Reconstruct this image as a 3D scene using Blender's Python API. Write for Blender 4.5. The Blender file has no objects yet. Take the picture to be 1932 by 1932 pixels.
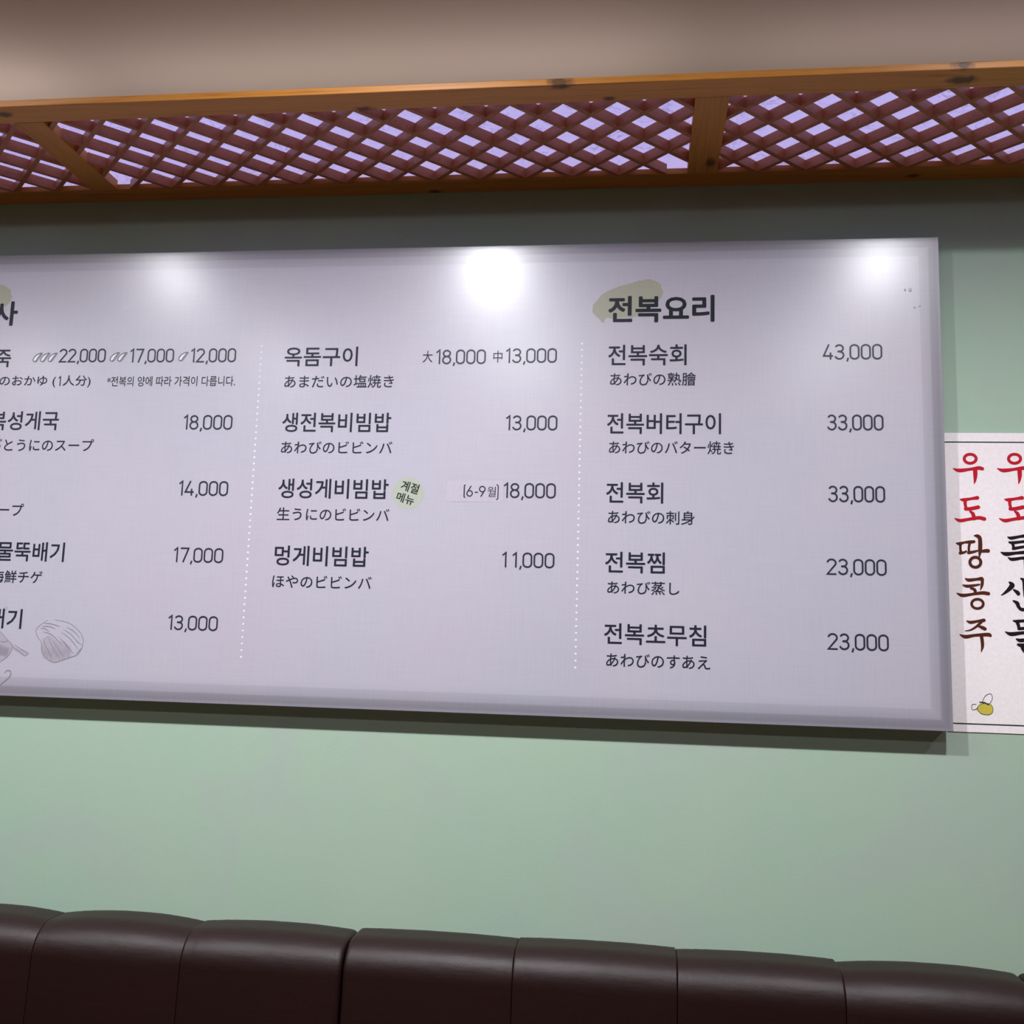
import bpy, bmesh, math, random
from mathutils import Vector, Matrix

S = bpy.context.scene
COL = S.collection
random.seed(7)

# ------------------------------------------------------------------ camera, world, exposure
CAM = (0.0, -2.6, 1.55)
right = Vector((0.99235721, 0.11972218, 0.02989581))
up = Vector((-0.01271446, -0.14177889, 0.98981669))
fwd = Vector((-0.12274161, 0.98263185, 0.1391731))
cd = bpy.data.cameras.new('camera')
cd.sensor_fit = 'HORIZONTAL'
cd.sensor_width = 36.0
cd.lens = 36.0 * 1900.0 / 1932.0
cd.clip_start = 0.02
cam = bpy.data.objects.new('camera', cd)
COL.objects.link(cam)
m = Matrix((right, up, -fwd)).transposed().to_4x4()
m.translation = Vector(CAM)
cam.matrix_world = m
S.camera = cam

W = bpy.data.worlds.new('world')
S.world = W
W.use_nodes = True
W.node_tree.nodes['Background'].inputs[0].default_value = (0.6, 0.65, 0.75, 1)
W.node_tree.nodes['Background'].inputs[1].default_value = 0.05

S.view_settings.view_transform = 'Standard'
S.view_settings.look = 'None'
S.view_settings.gamma = 1.0
S.view_settings.exposure = 0.0
S.view_settings.use_curve_mapping = False

WALL_SPOT = 134.0       # watts of each lamp of the row nearest the wall
ROOM_SPOT = 12.0       # watts of each lamp of the second row
LENS = {-3.35: 100.0, -1.93: 290.0, -0.582: 700.0, 0.909: 380.0, 2.33: 30.0}
DIM = {-3.35: 1.0, -1.93: 0.95, -0.582: 1.0, 0.909: 0.8, 2.33: 0.35}   # how bright each bulb of a row burns   # glow of the lenses, nearest row
LENS_BACK = 10.0
PAPER_GLOW = 0.74      # backlit paper above the lattice
CEILING_FILL = 1.65             # watts of the added fill lights on top of the canopy, brightening the ceiling

ROOM = dict(x0=-5.2, x1=4.2, y0=-6.0, y1=0.0, z1=3.13)

# ------------------------------------------------------------------ helpers
def lin(c):
    return tuple((v/255/12.92 if v/255 <= .04045 else ((v/255+.055)/1.055)**2.4) for v in c) + (1.0,)

def link(o):
    COL.objects.link(o)
    return o

def mesh_obj(name, verts, faces, mat, parent=None, origin=None, smooth=False):
    """one mesh object; verts in world metres; origin defaults to the centre of its box"""
    xs, ys, zs = zip(*[(v[0], v[1], v[2]) for v in verts])
    if origin is None:
        origin = ((min(xs)+max(xs))/2, (min(ys)+max(ys))/2, (min(zs)+max(zs))/2)
    ox, oy, oz = origin
    me = bpy.data.meshes.new(name)
    me.from_pydata([(v[0]-ox, v[1]-oy, v[2]-oz) for v in verts], [], faces)
    me.update()
    if smooth:
        for p in me.polygons:
            p.use_smooth = True
    me.materials.append(mat)
    o = bpy.data.objects.new(name, me)
    if parent is not None:
        o.parent = parent
        pl = parent['_w'] if '_w' in parent else (0, 0, 0)
        o.location = (ox-pl[0], oy-pl[1], oz-pl[2])
    else:
        o.location = origin
    o['_w'] = origin
    return link(o)

def thing(name, loc, label, category, group=None):
    o = bpy.data.objects.new(name, None)
    o.empty_display_size = 0.1
    o.location = loc
    o['_w'] = loc
    o['label'] = label
    o['category'] = category
    if group:
        o['group'] = group
    return link(o)

def box(x0, x1, y0, y1, z0, z1):
    v = [(x, y, z) for x in (x0, x1) for y in (y0, y1) for z in (z0, z1)]
    f = [(0, 1, 3, 2), (4, 6, 7, 5), (0, 4, 5, 1), (2, 3, 7, 6), (0, 2, 6, 4), (1, 5, 7, 3)]
    return v, f

def bevel_box(x0, x1, y0, y1, z0, z1, r=0.002, seg=2):
    bm = bmesh.new()
    bmesh.ops.create_cube(bm, size=1.0)
    bmesh.ops.scale(bm, vec=(x1-x0, y1-y0, z1-z0), verts=bm.verts)
    bmesh.ops.translate(bm, vec=((x0+x1)/2, (y0+y1)/2, (z0+z1)/2), verts=bm.verts)
    bmesh.ops.bevel(bm, geom=list(bm.edges), offset=r, segments=seg, affect='EDGES', profile=0.5)
    bm.verts.index_update()
    v = [tuple(q.co) for q in bm.verts]
    f = [tuple(q.index for q in p.verts) for p in bm.faces]
    bm.free()
    return v, f

# ------------------------------------------------------------------ materials
def new_mat(name):
    mt = bpy.data.materials.new(name)
    mt.use_nodes = True
    nt = mt.node_tree
    b = nt.nodes['Principled BSDF']
    return mt, nt, b

def node(nt, kind, **kw):
    n = nt.nodes.new(kind)
    for k, v in kw.items():
        if k.startswith('i_'):
            key = k[2:]
            n.inputs[int(key) if key.isdigit() else key.replace('_', ' ')].default_value = v
        else:
            setattr(n, k, v)
    return n

def math_n(nt, op, a, b=None, clamp=False):
    n = nt.nodes.new('ShaderNodeMath')
    n.operation = op
    n.use_clamp = clamp
    for i, q in enumerate((a, b)):
        if q is None:
            continue
        if isinstance(q, (int, float)):
            n.inputs[i].default_value = q
        else:
            nt.links.new(q, n.inputs[i])
    return n.outputs[0]

def mix_n(nt, fac, a, b, blend='MIX'):
    n = nt.nodes.new('ShaderNodeMix')
    n.data_type = 'RGBA'
    n.blend_type = blend
    for sock, q in ((n.inputs[0], fac), (n.inputs[6], a), (n.inputs[7], b)):
        if isinstance(q, (int, float, tuple)):
            sock.default_value = q
        else:
            nt.links.new(q, sock)
    return n.outputs[2]

def noise(nt, vec, scale, detail=2.0, rough=0.5, dist=0.0):
    n = node(nt, 'ShaderNodeTexNoise', i_Scale=scale, i_Detail=detail, i_Roughness=rough, i_Distortion=dist)
    nt.links.new(vec, n.inputs['Vector'])
    return n.outputs['Fac']

def mapped(nt, vec, scale, loc=(0, 0, 0)):
    mp = node(nt, 'ShaderNodeMapping')
    mp.inputs['Scale'].default_value = scale
    mp.inputs['Location'].default_value = loc
    nt.links.new(vec, mp.inputs['Vector'])
    return mp.outputs[0]

def ramp(nt, fac, stops):
    r = node(nt, 'ShaderNodeValToRGB')
    el = r.color_ramp.elements
    while len(el) < len(stops):
        el.new(0.5)
    for e, (p, c) in zip(el, stops):
        e.position = p
        e.color = c
    nt.links.new(fac, r.inputs[0])
    return r.outputs[0]

def bump(nt, b, height, strength, dist=0.002):
    n = node(nt, 'ShaderNodeBump', i_Strength=strength, i_Distance=dist)
    nt.links.new(height, n.inputs['Height'])
    nt.links.new(n.outputs[0], b.inputs['Normal'])

def objco(nt):
    return node(nt, 'ShaderNodeTexCoord').outputs['Object']

def plain(name, col, rough=0.6, spec=0.5, coat=0.0):
    mt, nt, b = new_mat(name)
    co = objco(nt)
    n = noise(nt, co, 30, 3)
    c = mix_n(nt, n, tuple(v*0.94 for v in col[:3])+(1,), tuple(min(1, v*1.06) for v in col[:3])+(1,))
    nt.links.new(c, b.inputs['Base Color'])
    b.inputs['Roughness'].default_value = rough
    b.inputs['Specular IOR Level'].default_value = spec
    b.inputs['Coat Weight'].default_value = coat
    return mt

def wall_paint():
    mt, nt, b = new_mat('sage_green_wall_paint')
    co = objco(nt)
    big = noise(nt, co, 1.3, 3, 0.55, 0.4)
    patch = noise(nt, mapped(nt, co, (1, 1, 1), (3.1, 0, 1.7)), 3.2, 4, 0.6, 0.6)
    c = mix_n(nt, big, (0.335, 0.500, 0.390, 1), (0.425, 0.520, 0.405, 1))
    p = ramp(nt, patch, [(0.50, (0, 0, 0, 1)), (0.66, (1, 1, 1, 1))])
    c = mix_n(nt, math_n(nt, 'MULTIPLY', p, 0.45), c, (0.400, 0.455, 0.425, 1))
    nt.links.new(c, b.inputs['Base Color'])
    b.inputs['Roughness'].default_value = 0.75
    b.inputs['Specular IOR Level'].default_value = 0.25
    fine = noise(nt, co, 260, 2)
    bump(nt, b, fine, 0.18, 0.001)
    return mt

def ceiling_paint():
    mt, nt, b = new_mat('off_white_ceiling_paint')
    co = objco(nt)
    n = noise(nt, co, 1.1, 2)
    c = mix_n(nt, n, (0.62, 0.49, 0.42, 1), (0.64, 0.47, 0.46, 1))
    nt.links.new(c, b.inputs['Base Color'])
    b.inputs['Roughness'].default_value = 0.85
    b.inputs['Specular IOR Level'].default_value = 0.1
    bump(nt, b, noise(nt, co, 300, 2), 0.12, 0.001)
    return mt

def pine(name, axis, knots=(), tint=1.0, col_a=(0.58, 0.235, 0.040), col_b=(0.38, 0.125, 0.018)):
    """varnished pine; axis = grain direction 0,1,2; knots = (dx, dy, dz, radius) in object metres"""
    mt, nt, b = new_mat(name)
    co = objco(nt)
    info = node(nt, 'ShaderNodeObjectInfo')
    sc = [34.0, 34.0, 34.0]
    sc[axis] = 1.1
    v = mapped(nt, co, tuple(sc))
    add = node(nt, 'ShaderNodeVectorMath', operation='ADD')
    nt.links.new(v, add.inputs[0])
    sc2 = node(nt, 'ShaderNodeVectorMath', operation='SCALE')
    cmb = node(nt, 'ShaderNodeCombineXYZ', i_X=7.0, i_Y=13.0, i_Z=5.0)
    nt.links.new(cmb.outputs[0], sc2.inputs[0])
    nt.links.new(info.outputs['Random'], sc2.inputs['Scale'])
    nt.links.new(sc2.outputs[0], add.inputs[1])
    base = add.outputs[0]
    g1 = noise(nt, base, 1.6, 4, 0.65, 0.9)
    g2 = noise(nt, base, 7.0, 2, 0.5, 0.3)
    g = math_n(nt, 'ADD', math_n(nt, 'MULTIPLY', g1, 0.7), math_n(nt, 'MULTIPLY', g2, 0.3))
    A = tuple(x*tint for x in col_a) + (1,)
    Bc = tuple(x*tint for x in col_b) + (1,)
    c = ramp(nt, g, [(0.32, Bc), (0.46, A), (0.60, tuple(x*1.12 for x in A[:3])+(1,)), (0.72, Bc)])
    for (kx, ky, kz, r) in knots:
        d = node(nt, 'ShaderNodeVectorMath', operation='DISTANCE')
        s3 = [1.0, 1.0, 1.0]
        s3[axis] = 0.55
        wob = node(nt, 'ShaderNodeTexNoise', i_Scale=60.0, i_Detail=2.0)
        nt.links.new(co, wob.inputs['Vector'])
        mp = mapped(nt, co, tuple(s3))
        nt.links.new(mp, d.inputs[0])
        d.inputs[1].default_value = (kx*s3[0], ky*s3[1], kz*s3[2])
        dd = math_n(nt, 'ADD', d.outputs['Value'], math_n(nt, 'MULTIPLY', math_n(nt, 'SUBTRACT', wob.outputs['Fac'], 0.5), r*0.9))
        f = math_n(nt, 'SUBTRACT', 1.0, math_n(nt, 'DIVIDE', dd, r), True)
        f = math_n(nt, 'MULTIPLY', f, 1.7, True)
        c = mix_n(nt, math_n(nt, 'MULTIPLY', f, 0.85), c, (0.065, 0.020, 0.006, 1))
    nt.links.new(c, b.inputs['Base Color'])
    b.inputs['Roughness'].default_value = 0.42
    b.inputs['Specular IOR Level'].default_value = 0.4
    bump(nt, b, g, 0.25, 0.0015)
    return mt

def backlit_paper():
    mt, nt, b = new_mat('backlit_lavender_paper')
    co = objco(nt)
    v1 = noise(nt, co, 16, 6, 0.62, 1.6)
    vein = math_n(nt, 'ABSOLUTE', math_n(nt, 'SUBTRACT', v1, 0.5))
    vein = math_n(nt, 'SUBTRACT', 1.0, math_n(nt, 'MULTIPLY', vein, 34.0), True)
    v2 = noise(nt, co, 9, 3, 0.5, 0.4)
    spot = ramp(nt, v2, [(0.44, (0, 0, 0, 1)), (0.62, (1, 1, 1, 1))])
    f = math_n(nt, 'MULTIPLY', vein, math_n(nt, 'ADD', math_n(nt, 'MULTIPLY', spot, 0.55), 0.05))
    cloud = noise(nt, co, 40, 3, 0.6)
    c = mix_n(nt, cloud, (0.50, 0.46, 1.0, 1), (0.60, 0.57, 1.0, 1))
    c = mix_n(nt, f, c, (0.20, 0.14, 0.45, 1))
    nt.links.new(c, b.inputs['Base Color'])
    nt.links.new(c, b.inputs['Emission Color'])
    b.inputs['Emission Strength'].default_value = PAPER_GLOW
    b.inputs['Roughness'].default_value = 0.8
    return mt

BX0, BX1, BZ0, BZ1, BY = -2.46, 0.7552, 1.3975, 2.6345, -0.045

def board_print():
    """pale lavender linen print with a banded darker border; object origin = centre of the face"""
    mt, nt, b = new_mat('lavender_linen_print')
    co = objco(nt)
    sep = node(nt, 'ShaderNodeSeparateXYZ')
    nt.links.new(co, sep.inputs[0])
    hw, hh = (BX1-BX0)/2, (BZ1-BZ0)/2
    dx = math_n(nt, 'SUBTRACT', hw, math_n(nt, 'ABSOLUTE', sep.outputs[0]))
    dz = math_n(nt, 'SUBTRACT', hh, math_n(nt, 'ABSOLUTE', sep.outputs[2]))
    d = math_n(nt, 'MINIMUM', dx, dz)
    warp = noise(nt, mapped(nt, co, (1, 1, 1)), 5.0, 2)
    t1 = noise(nt, mapped(nt, co, (9, 1, 260)), 1.0, 3, 0.6)
    t2 = noise(nt, mapped(nt, co, (260, 1, 9)), 1.0, 3, 0.6)
    th = math_n(nt, 'ADD', t1, t2)
    cloud = noise(nt, co, 2.1, 3, 0.5)
    cloud2 = noise(nt, mapped(nt, co, (1, 1, 1), (5, 0, 2)), 3.0, 2, 0.5)
    c = mix_n(nt, cloud, (0.455, 0.485, 0.570, 1), (0.545, 0.468, 0.540, 1))
    c = mix_n(nt, math_n(nt, 'MULTIPLY', cloud2, 0.30), c, (0.50, 0.53, 0.57, 1))
    c = mix_n(nt, math_n(nt, 'MULTIPLY', math_n(nt, 'SUBTRACT', th, 0.72, True), 0.55), c, (0.39, 0.37, 0.45, 1))
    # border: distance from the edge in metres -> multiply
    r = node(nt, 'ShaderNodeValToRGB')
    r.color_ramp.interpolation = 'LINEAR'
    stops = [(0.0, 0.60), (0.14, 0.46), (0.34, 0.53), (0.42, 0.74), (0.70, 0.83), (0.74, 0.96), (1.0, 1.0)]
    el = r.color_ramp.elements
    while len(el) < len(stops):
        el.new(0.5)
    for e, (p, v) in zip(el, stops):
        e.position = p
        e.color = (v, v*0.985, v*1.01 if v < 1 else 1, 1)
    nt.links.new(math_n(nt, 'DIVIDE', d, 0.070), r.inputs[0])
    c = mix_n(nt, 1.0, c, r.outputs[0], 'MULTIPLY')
    nt.links.new(c, b.inputs['Base Color'])
    b.inputs['Roughness'].default_value = 0.42
    b.inputs['Specular IOR Level'].default_value = 0.45
    b.inputs['Coat Weight'].default_value = 1.0
    b.inputs['Coat Roughness'].default_value = 0.25
    fine = noise(nt, co, 55, 3, 0.6)
    h = math_n(nt, 'ADD', math_n(nt, 'MULTIPLY', th, 0.35), fine)
    bump(nt, b, h, 0.10, 0.0006)
    return mt

def ink(name, rgb, rough=0.33):
    mt, nt, b = new_mat(name)
    co = objco(nt)
    n = noise(nt, co, 120, 2)
    col = lin(rgb)
    c = mix_n(nt, n, tuple(v*0.92 for v in col[:3])+(1,), tuple(min(1, v*1.08) for v in col[:3])+(1,))
    nt.links.new(c, b.inputs['Base Color'])
    b.inputs['Roughness'].default_value = rough
    b.inputs['Specular IOR Level'].default_value = 0.3
    return mt

def leather():
    mt, nt, b = new_mat('dark_brown_leather')
    co = objco(nt)
    n = noise(nt, co, 6, 3)
    c = mix_n(nt, n, (0.012, 0.0028, 0.0028, 1), (0.017, 0.0040, 0.0038, 1))
    nt.links.new(c, b.inputs['Base Color'])
    b.inputs['Roughness'].default_value = 0.46
    b.inputs['Specular IOR Level'].default_value = 0.34
    vor = node(nt, 'ShaderNodeTexVoronoi', i_Scale=420.0)
    nt.links.new(co, vor.inputs['Vector'])
    big = noise(nt, mapped(nt, co, (1, 1, 4)), 14, 2)
    h = math_n(nt, 'ADD', math_n(nt, 'MULTIPLY', vor.outputs['Distance'], 0.25), math_n(nt, 'MULTIPLY', big, 1.2))
    bump(nt, b, h, 0.22, 0.002)
    return mt

def floor_wood():
    mt, nt, b = new_mat('brown_floor_planks')
    co = objco(nt)
    n = noise(nt, mapped(nt, co, (1.2, 22, 1)), 1.5, 4, 0.6, 0.5)
    c = mix_n(nt, n, (0.08, 0.042, 0.022, 1), (0.13, 0.075, 0.042, 1))
    nt.links.new(c, b.inputs['Base Color'])
    b.inputs['Roughness'].default_value = 0.45
    return mt

M = {}
M['wall'] = wall_paint()
M['ceiling'] = ceiling_paint()
M['cream'] = plain('beige_wall_paint', (0.30, 0.25, 0.20, 1), 0.8, 0.2)
M['floor'] = floor_wood()
M['plank_dark'] = plain('dark_joint', (0.05, 0.03, 0.02, 1), 0.8)
M['strip'] = pine('stained_lattice_pine', 0, col_a=(0.42, 0.150, 0.062), col_b=(0.31, 0.105, 0.042))
M['paper'] = backlit_paper()
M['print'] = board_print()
M['board_side'] = plain('board_side_vinyl', (0.45, 0.43, 0.50, 1), 0.4)
M['ink'] = ink('slate_ink', (38, 41, 54))
M['ink_light'] = ink('thin_slate_ink', (46, 48, 61))
M['ink_bold'] = ink('near_black_ink', (28, 34, 42))
M['wash'] = ink('olive_wash', (169, 168, 152), 0.30)
M['badge'] = ink('badge_green', (178, 184, 170), 0.30)
M['badge_ink'] = ink('badge_ink', (40, 48, 40))
M['white_dots'] = ink('white_print', (232, 232, 240))
M['sketch'] = ink('pencil_grey', (142, 137, 149))
M['sketch_shade'] = ink('pencil_shade', (170, 163, 175), 0.30)
M['patch'] = ink('correction_film', (190, 184, 197), 0.30)
M['poster'] = ink('poster_white', (246, 238, 240), 0.28)
M['poster_line'] = ink('poster_dark_green', (36, 58, 44))
M['red'] = ink('poster_red', (190, 28, 48), 0.30)
M['brown'] = ink('poster_brown', (84, 40, 30), 0.30)
M['black'] = ink('poster_black', (34, 26, 30), 0.30)
M['kettle'] = ink('poster_yellow', (204, 190, 78), 0.30)
M['kettle_dark'] = ink('poster_outline', (60, 54, 40), 0.30)
M['leather'] = leather()
M['leather_dark'] = plain('black_plinth', (0.02, 0.015, 0.012, 1), 0.6)
M['lamp_trim'] = plain('white_lamp_trim', (0.8, 0.8, 0.78, 1), 0.4)

def lens_mat(strength, i):
    mt, nt, b = new_mat('lamp_lens_%d' % i)
    b.inputs['Base Color'].default_value = (0.9, 0.9, 0.95, 1)
    b.inputs['Emission Color'].default_value = (0.93, 0.94, 1.0, 1)
    b.inputs['Emission Strength'].default_value = strength
    return mt

# ------------------------------------------------------------------ room shell
R = ROOM
def structure(name, v, f, mat):
    o = mesh_obj(name, v, f, mat)
    o['kind'] = 'structure'
    return o

T = 0.12
structure('wall_back', *box(R['x0'], R['x1'], 0.0, T, 0.0, R['z1']), M['wall'])
structure('wall_left', *box(R['x0']-T, R['x0'], R['y0'], T, 0.0, R['z1']), M['cream'])
structure('wall_right', *box(R['x1'], R['x1']+T, R['y0'], T, 0.0, R['z1']), M['cream'])
structure('wall_front', *box(R['x0']-T, R['x1']+T, R['y0']-T, R['y0'], 0.0, R['z1']), M['cream'])
structure('ceiling', *box(R['x0']-T, R['x1']+T, R['y0']-T, T, R['z1'], R['z1']+T), M['ceiling'])
structure('floor', *box(R['x0']-T, R['x1']+T, R['y0']-T, T, -0.1, 0.0), M['floor'])

# ------------------------------------------------------------------ lamps
def disc(cx, cy, z, r, n=32, flip=False):
    v = [(cx+r*math.cos(2*math.pi*i/n), cy+r*math.sin(2*math.pi*i/n), z) for i in range(n)]
    return v, [tuple(range(n))[::-1] if not flip else tuple(range(n))]

def lamp(x, y, lens_strength, watts, i, label, cone=153, blend=1.0):
    z = R['z1']
    t = thing('ceiling_lamp', (x, y, z), label, 'lamp', None)
    n = 36
    v, f = [], []
    prof = [(0.052, 0.0), (0.070, 0.0), (0.072, -0.006), (0.066, -0.012), (0.052, -0.012)]
    for (r, dz) in prof:
        for k in range(n):
            a = 2*math.pi*k/n
            v.append((x+r*math.cos(a), y+r*math.sin(a), z+dz))
    for j in range(len(prof)-1):
        for k in range(n):
            k2 = (k+1) % n
            f.append((j*n+k, (j+1)*n+k, (j+1)*n+k2, j*n+k2))
    mesh_obj('trim_ring', v, f, M['lamp_trim'], t, smooth=False)
    dv, df = disc(x, y, z-0.009, 0.052, n)
    mesh_obj('lens', dv, df, lens_mat(lens_strength, i), t)
    ld = bpy.data.lights.new('spot_beam', 'SPOT')
    ld.energy = watts
    ld.spot_size = math.radians(cone)
    ld.spot_blend = blend
    ld.shadow_soft_size = 0.035
    ld.color = (0.97, 0.97, 1.0)
    lo = bpy.data.objects.new('spot_beam', ld)
    lo.parent = t
    lo.location = (0, 0, -0.045)
    link(lo)

ROWNAME = {-3.35: 'far left', -1.93: 'second from the left', -0.582: 'middle', 0.909: 'second from the right', 2.33: 'far right'}
i = 0
for x, s in LENS.items():
    lamp(x, -1.31, s, WALL_SPOT*DIM[x], i, 'round recessed ceiling downlight, %s of the row nearest the green wall' % ROWNAME[x]); i += 1
for x in LENS:
    lamp(x, -2.62, LENS_BACK, ROOM_SPOT*DIM[x], i, 'round recessed ceiling downlight, %s of the row farther from the wall' % ROWNAME[x], 176, 0.22); i += 1

# ------------------------------------------------------------------ lattice canopy
CZ = 2.810
NB = (-0.512, -0.4385)      # near beam, front and back edge
FB = (-0.0745, 0.0)         # far beam
CROSS = [-3.24, -1.54, 0.1205, 1.78]
CW = 0.077
CX0, CX1 = -3.24, 1.857
can = thing('lattice_canopy', ((CX0+CX1)/2, -0.256, CZ),
            'orange pine canopy frame with a diagonal lattice and backlit lavender paper, above the menu board', 'canopy')
cxm = (CX0+CX1)/2

def knots_at(cx, cy, cz, lst):
    return [(x-cx, y-cy, z-cz, r) for x, y, z, r in lst]

nb_c = (cxm, sum(NB)/2, CZ+0.0085)
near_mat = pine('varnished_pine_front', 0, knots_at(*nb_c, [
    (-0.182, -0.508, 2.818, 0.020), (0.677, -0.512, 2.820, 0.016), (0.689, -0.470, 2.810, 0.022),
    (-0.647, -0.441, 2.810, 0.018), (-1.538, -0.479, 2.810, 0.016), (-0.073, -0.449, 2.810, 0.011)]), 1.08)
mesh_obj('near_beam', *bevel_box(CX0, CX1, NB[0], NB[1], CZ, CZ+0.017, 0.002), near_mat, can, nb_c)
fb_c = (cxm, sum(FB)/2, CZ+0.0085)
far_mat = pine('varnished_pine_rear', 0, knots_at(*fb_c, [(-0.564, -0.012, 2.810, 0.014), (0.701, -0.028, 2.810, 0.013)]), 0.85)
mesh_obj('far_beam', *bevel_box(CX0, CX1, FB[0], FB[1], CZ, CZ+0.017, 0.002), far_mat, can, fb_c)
for k, x in enumerate(CROSS):
    c = (x+CW/2, (NB[1]+FB[0])/2, CZ+0.0085)
    km = pine('varnished_pine_cross_%d' % k, 1, knots_at(*c, [(x+0.056, -0.13, CZ, 0.018)]) if k == 2 else [], 0.95)
    mesh_obj('cross_beam', *bevel_box(x, x+CW, NB[1], FB[0], CZ, CZ+0.0275, 0.0015), km, can, c)

def clip(poly, axis, lim, keep_less):
    out = []
    n = len(poly)
    for a in range(n):
        p, q = poly[a], poly[(a+1) % n]
        ip = (p[axis] <= lim) if keep_less else (p[axis] >= lim)
        iq = (q[axis] <= lim) if keep_less else (q[axis] >= lim)
        if ip:
            out.append(p)
        if ip != iq:
            t = (lim-p[axis])/(q[axis]-p[axis])
            out.append((p[0]+t*(q[0]-p[0]), p[1]+t*(q[1]-p[1])))
    return out

LP = 0.1245          # lattice diagonal period
SW = 0.0118          # strip width
SH = 0.0265           # strip height
def strip(c, sign, x0, x1, y0, y1, zoff):
    """band x + sign*y = c of width SW clipped to the bay"""
    h = SW/2*math.sqrt(2)
    far = 3.0
    pts = []
    for cc, yy in ((c-h, -far), (c+h, -far), (c+h, far), (c-h, far)):
        pts.append((cc-sign*yy, yy))
    for ax, lim, less in ((0, x0, False), (0, x1, True), (1, y0, False), (1, y1, True)):
        if len(pts) < 3:
            return
        pts = clip(pts, ax, lim, less)
    if len(pts) < 3:
        return
    area = 0.5*sum(pts[a][0]*pts[(a+1) % len(pts)][1]-pts[(a+1) % len(pts)][0]*pts[a][1] for a in range(len(pts)))
    if abs(area) < 0.0003:
        return
    if area < 0:
        pts = pts[::-1]
    n = len(pts)
    zb, zt = CZ+0.0015+zoff, CZ+0.0015+zoff+SH
    v = [(p[0], p[1], zb) for p in pts]+[(p[0], p[1], zt) for p in pts]
    f = [tuple(range(n))[::-1], tuple(range(n, 2*n))]+[(a, (a+1) % n, n+(a+1) % n, n+a) for a in range(n)]
    mesh_obj('lattice_strip', v, f, M['strip'], can)

BAYS = [(-3.24+CW, -1.54, -1.5851, -0.2592), (-1.54+CW, 0.1205, 0.0055, -0.3774), (0.1205+CW, 1.78, 0.4225, -0.3158)]
for b, (x0, x1, px, py) in enumerate(BAYS):
    for sign in (1, -1):
        base = px+sign*py
        for k in range(-60, 60):
            c = base+k*LP
            # the photographed middle bay lacks its two short corner pieces by the far beam
            if b == 1 and sign == 1 and c > x1+FB[0]-0.075:
                # the last strip by the cross beam stops short of the far beam
                if c > x1+FB[0]+0.0:
                    strip(c, sign, x0, x1, NB[1], FB[0], 0.0)
                continue
            if b == 1 and sign == -1 and abs(c-(x0-FB[0])) < 0.06:
                continue
            strip(c, sign, x0, x1, NB[1], FB[0], 0.0 if sign == 1 else 0.0006)

# backlit paper lies on two thin runners above the lattice
PZ = CZ+0.0015+SH+0.013
mesh_obj('backlit_paper', *box(CX0+0.01, CX1-0.01, -0.450, -0.004, PZ, PZ+0.002), M['paper'], can)
mesh_obj('light_blocking_cover', *box(CX0+0.01, CX1-0.01, -0.450, -0.004, PZ+0.003, PZ+0.007), M['cream'], can)  # unseen board, added to keep the paper's glow off the ceiling
for k in range(3):
    tx = -2.39+k*1.70
    mesh_obj('fill_light_batten', *bevel_box(tx-0.80, tx+0.80, -0.135, -0.085, PZ+0.007, PZ+0.014, 0.002), M['lamp_trim'], can)  # unseen batten that carries the added fill light
    ld = bpy.data.lights.new('ceiling_fill_light', 'AREA')  # unseen fill light, added to brighten the ceiling above the canopy
    ld.shape = 'RECTANGLE'; ld.size = 1.58; ld.size_y = 0.03; ld.energy = CEILING_FILL*(1.0, 0.74, 0.53)[k]; ld.color = (1.0, 0.96, 0.93)
    lo = bpy.data.objects.new('ceiling_fill_light', ld)
    lo.parent = can; lo.location = (tx-(CX0+CX1)/2, -0.11+0.256, PZ+0.016-CZ); lo.rotation_euler = (math.pi, 0, 0)
    link(lo)
runner = pine('runner_pine', 0, (), 0.9)
mesh_obj('paper_runner', *box(CX0+0.01, CX1-0.01, -0.450, -0.442, CZ+0.017, PZ), runner, can)  # front runner, unseen; also placed to block lamp light coming over the near beam
mesh_obj('paper_runner', *box(CX0+0.01, CX1-0.01, -0.016, -0.004, CZ+0.017, PZ), runner, can)

# ------------------------------------------------------------------ flat-print helpers
LIFT = [0]
def ribbon(pts, y, out, closed=False):
    """pts = (x, z, width); adds a strip of quads to out = (verts, faces) in the plane y"""
    V, F = out
    n = len(pts)
    base = len(V)
    LIFT[0] = (LIFT[0]+1) % 9
    y -= LIFT[0]*0.0000023
    for k in range(n):
        x, z, w = pts[k]
        if closed:
            a, c = pts[(k-1) % n], pts[(k+1) % n]
        else:
            a, c = pts[max(0, k-1)], pts[min(n-1, k+1)]
        d1 = Vector((x-a[0], z-a[1])); d2 = Vector((c[0]-x, c[1]-z))
        if d1.length < 1e-9: d1 = d2.copy()
        if d2.length < 1e-9: d2 = d1.copy()
        d1.normalize(); d2.normalize()
        t = d1+d2
        if t.length < 1e-6:
            t = d1
        t.normalize()
        nrm = Vector((-t.y, t.x))
        cs = max(0.5, nrm.dot(Vector((-d1.y, d1.x))))
        h = w/2/cs
        V.append((x+nrm.x*h, y, z+nrm.y*h))
        V.append((x-nrm.x*h, y, z-nrm.y*h))
    m_ = n if closed else n-1
    for k in range(m_):
        a = base+2*k
        b = base+2*((k+1) % n)
        F.append((a, a+1, b+1, b))

def poly(pts, y, out):
    V, F = out
    b = len(V)
    V.extend((p[0], y, p[1]) for p in pts)
    area = sum(pts[a][0]*pts[(a+1) % len(pts)][1]-pts[(a+1) % len(pts)][0]*pts[a][1] for a in range(len(pts)))
    idx = list(range(b, b+len(pts)))
    F.append(tuple(idx if area > 0 else idx[::-1]))

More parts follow.
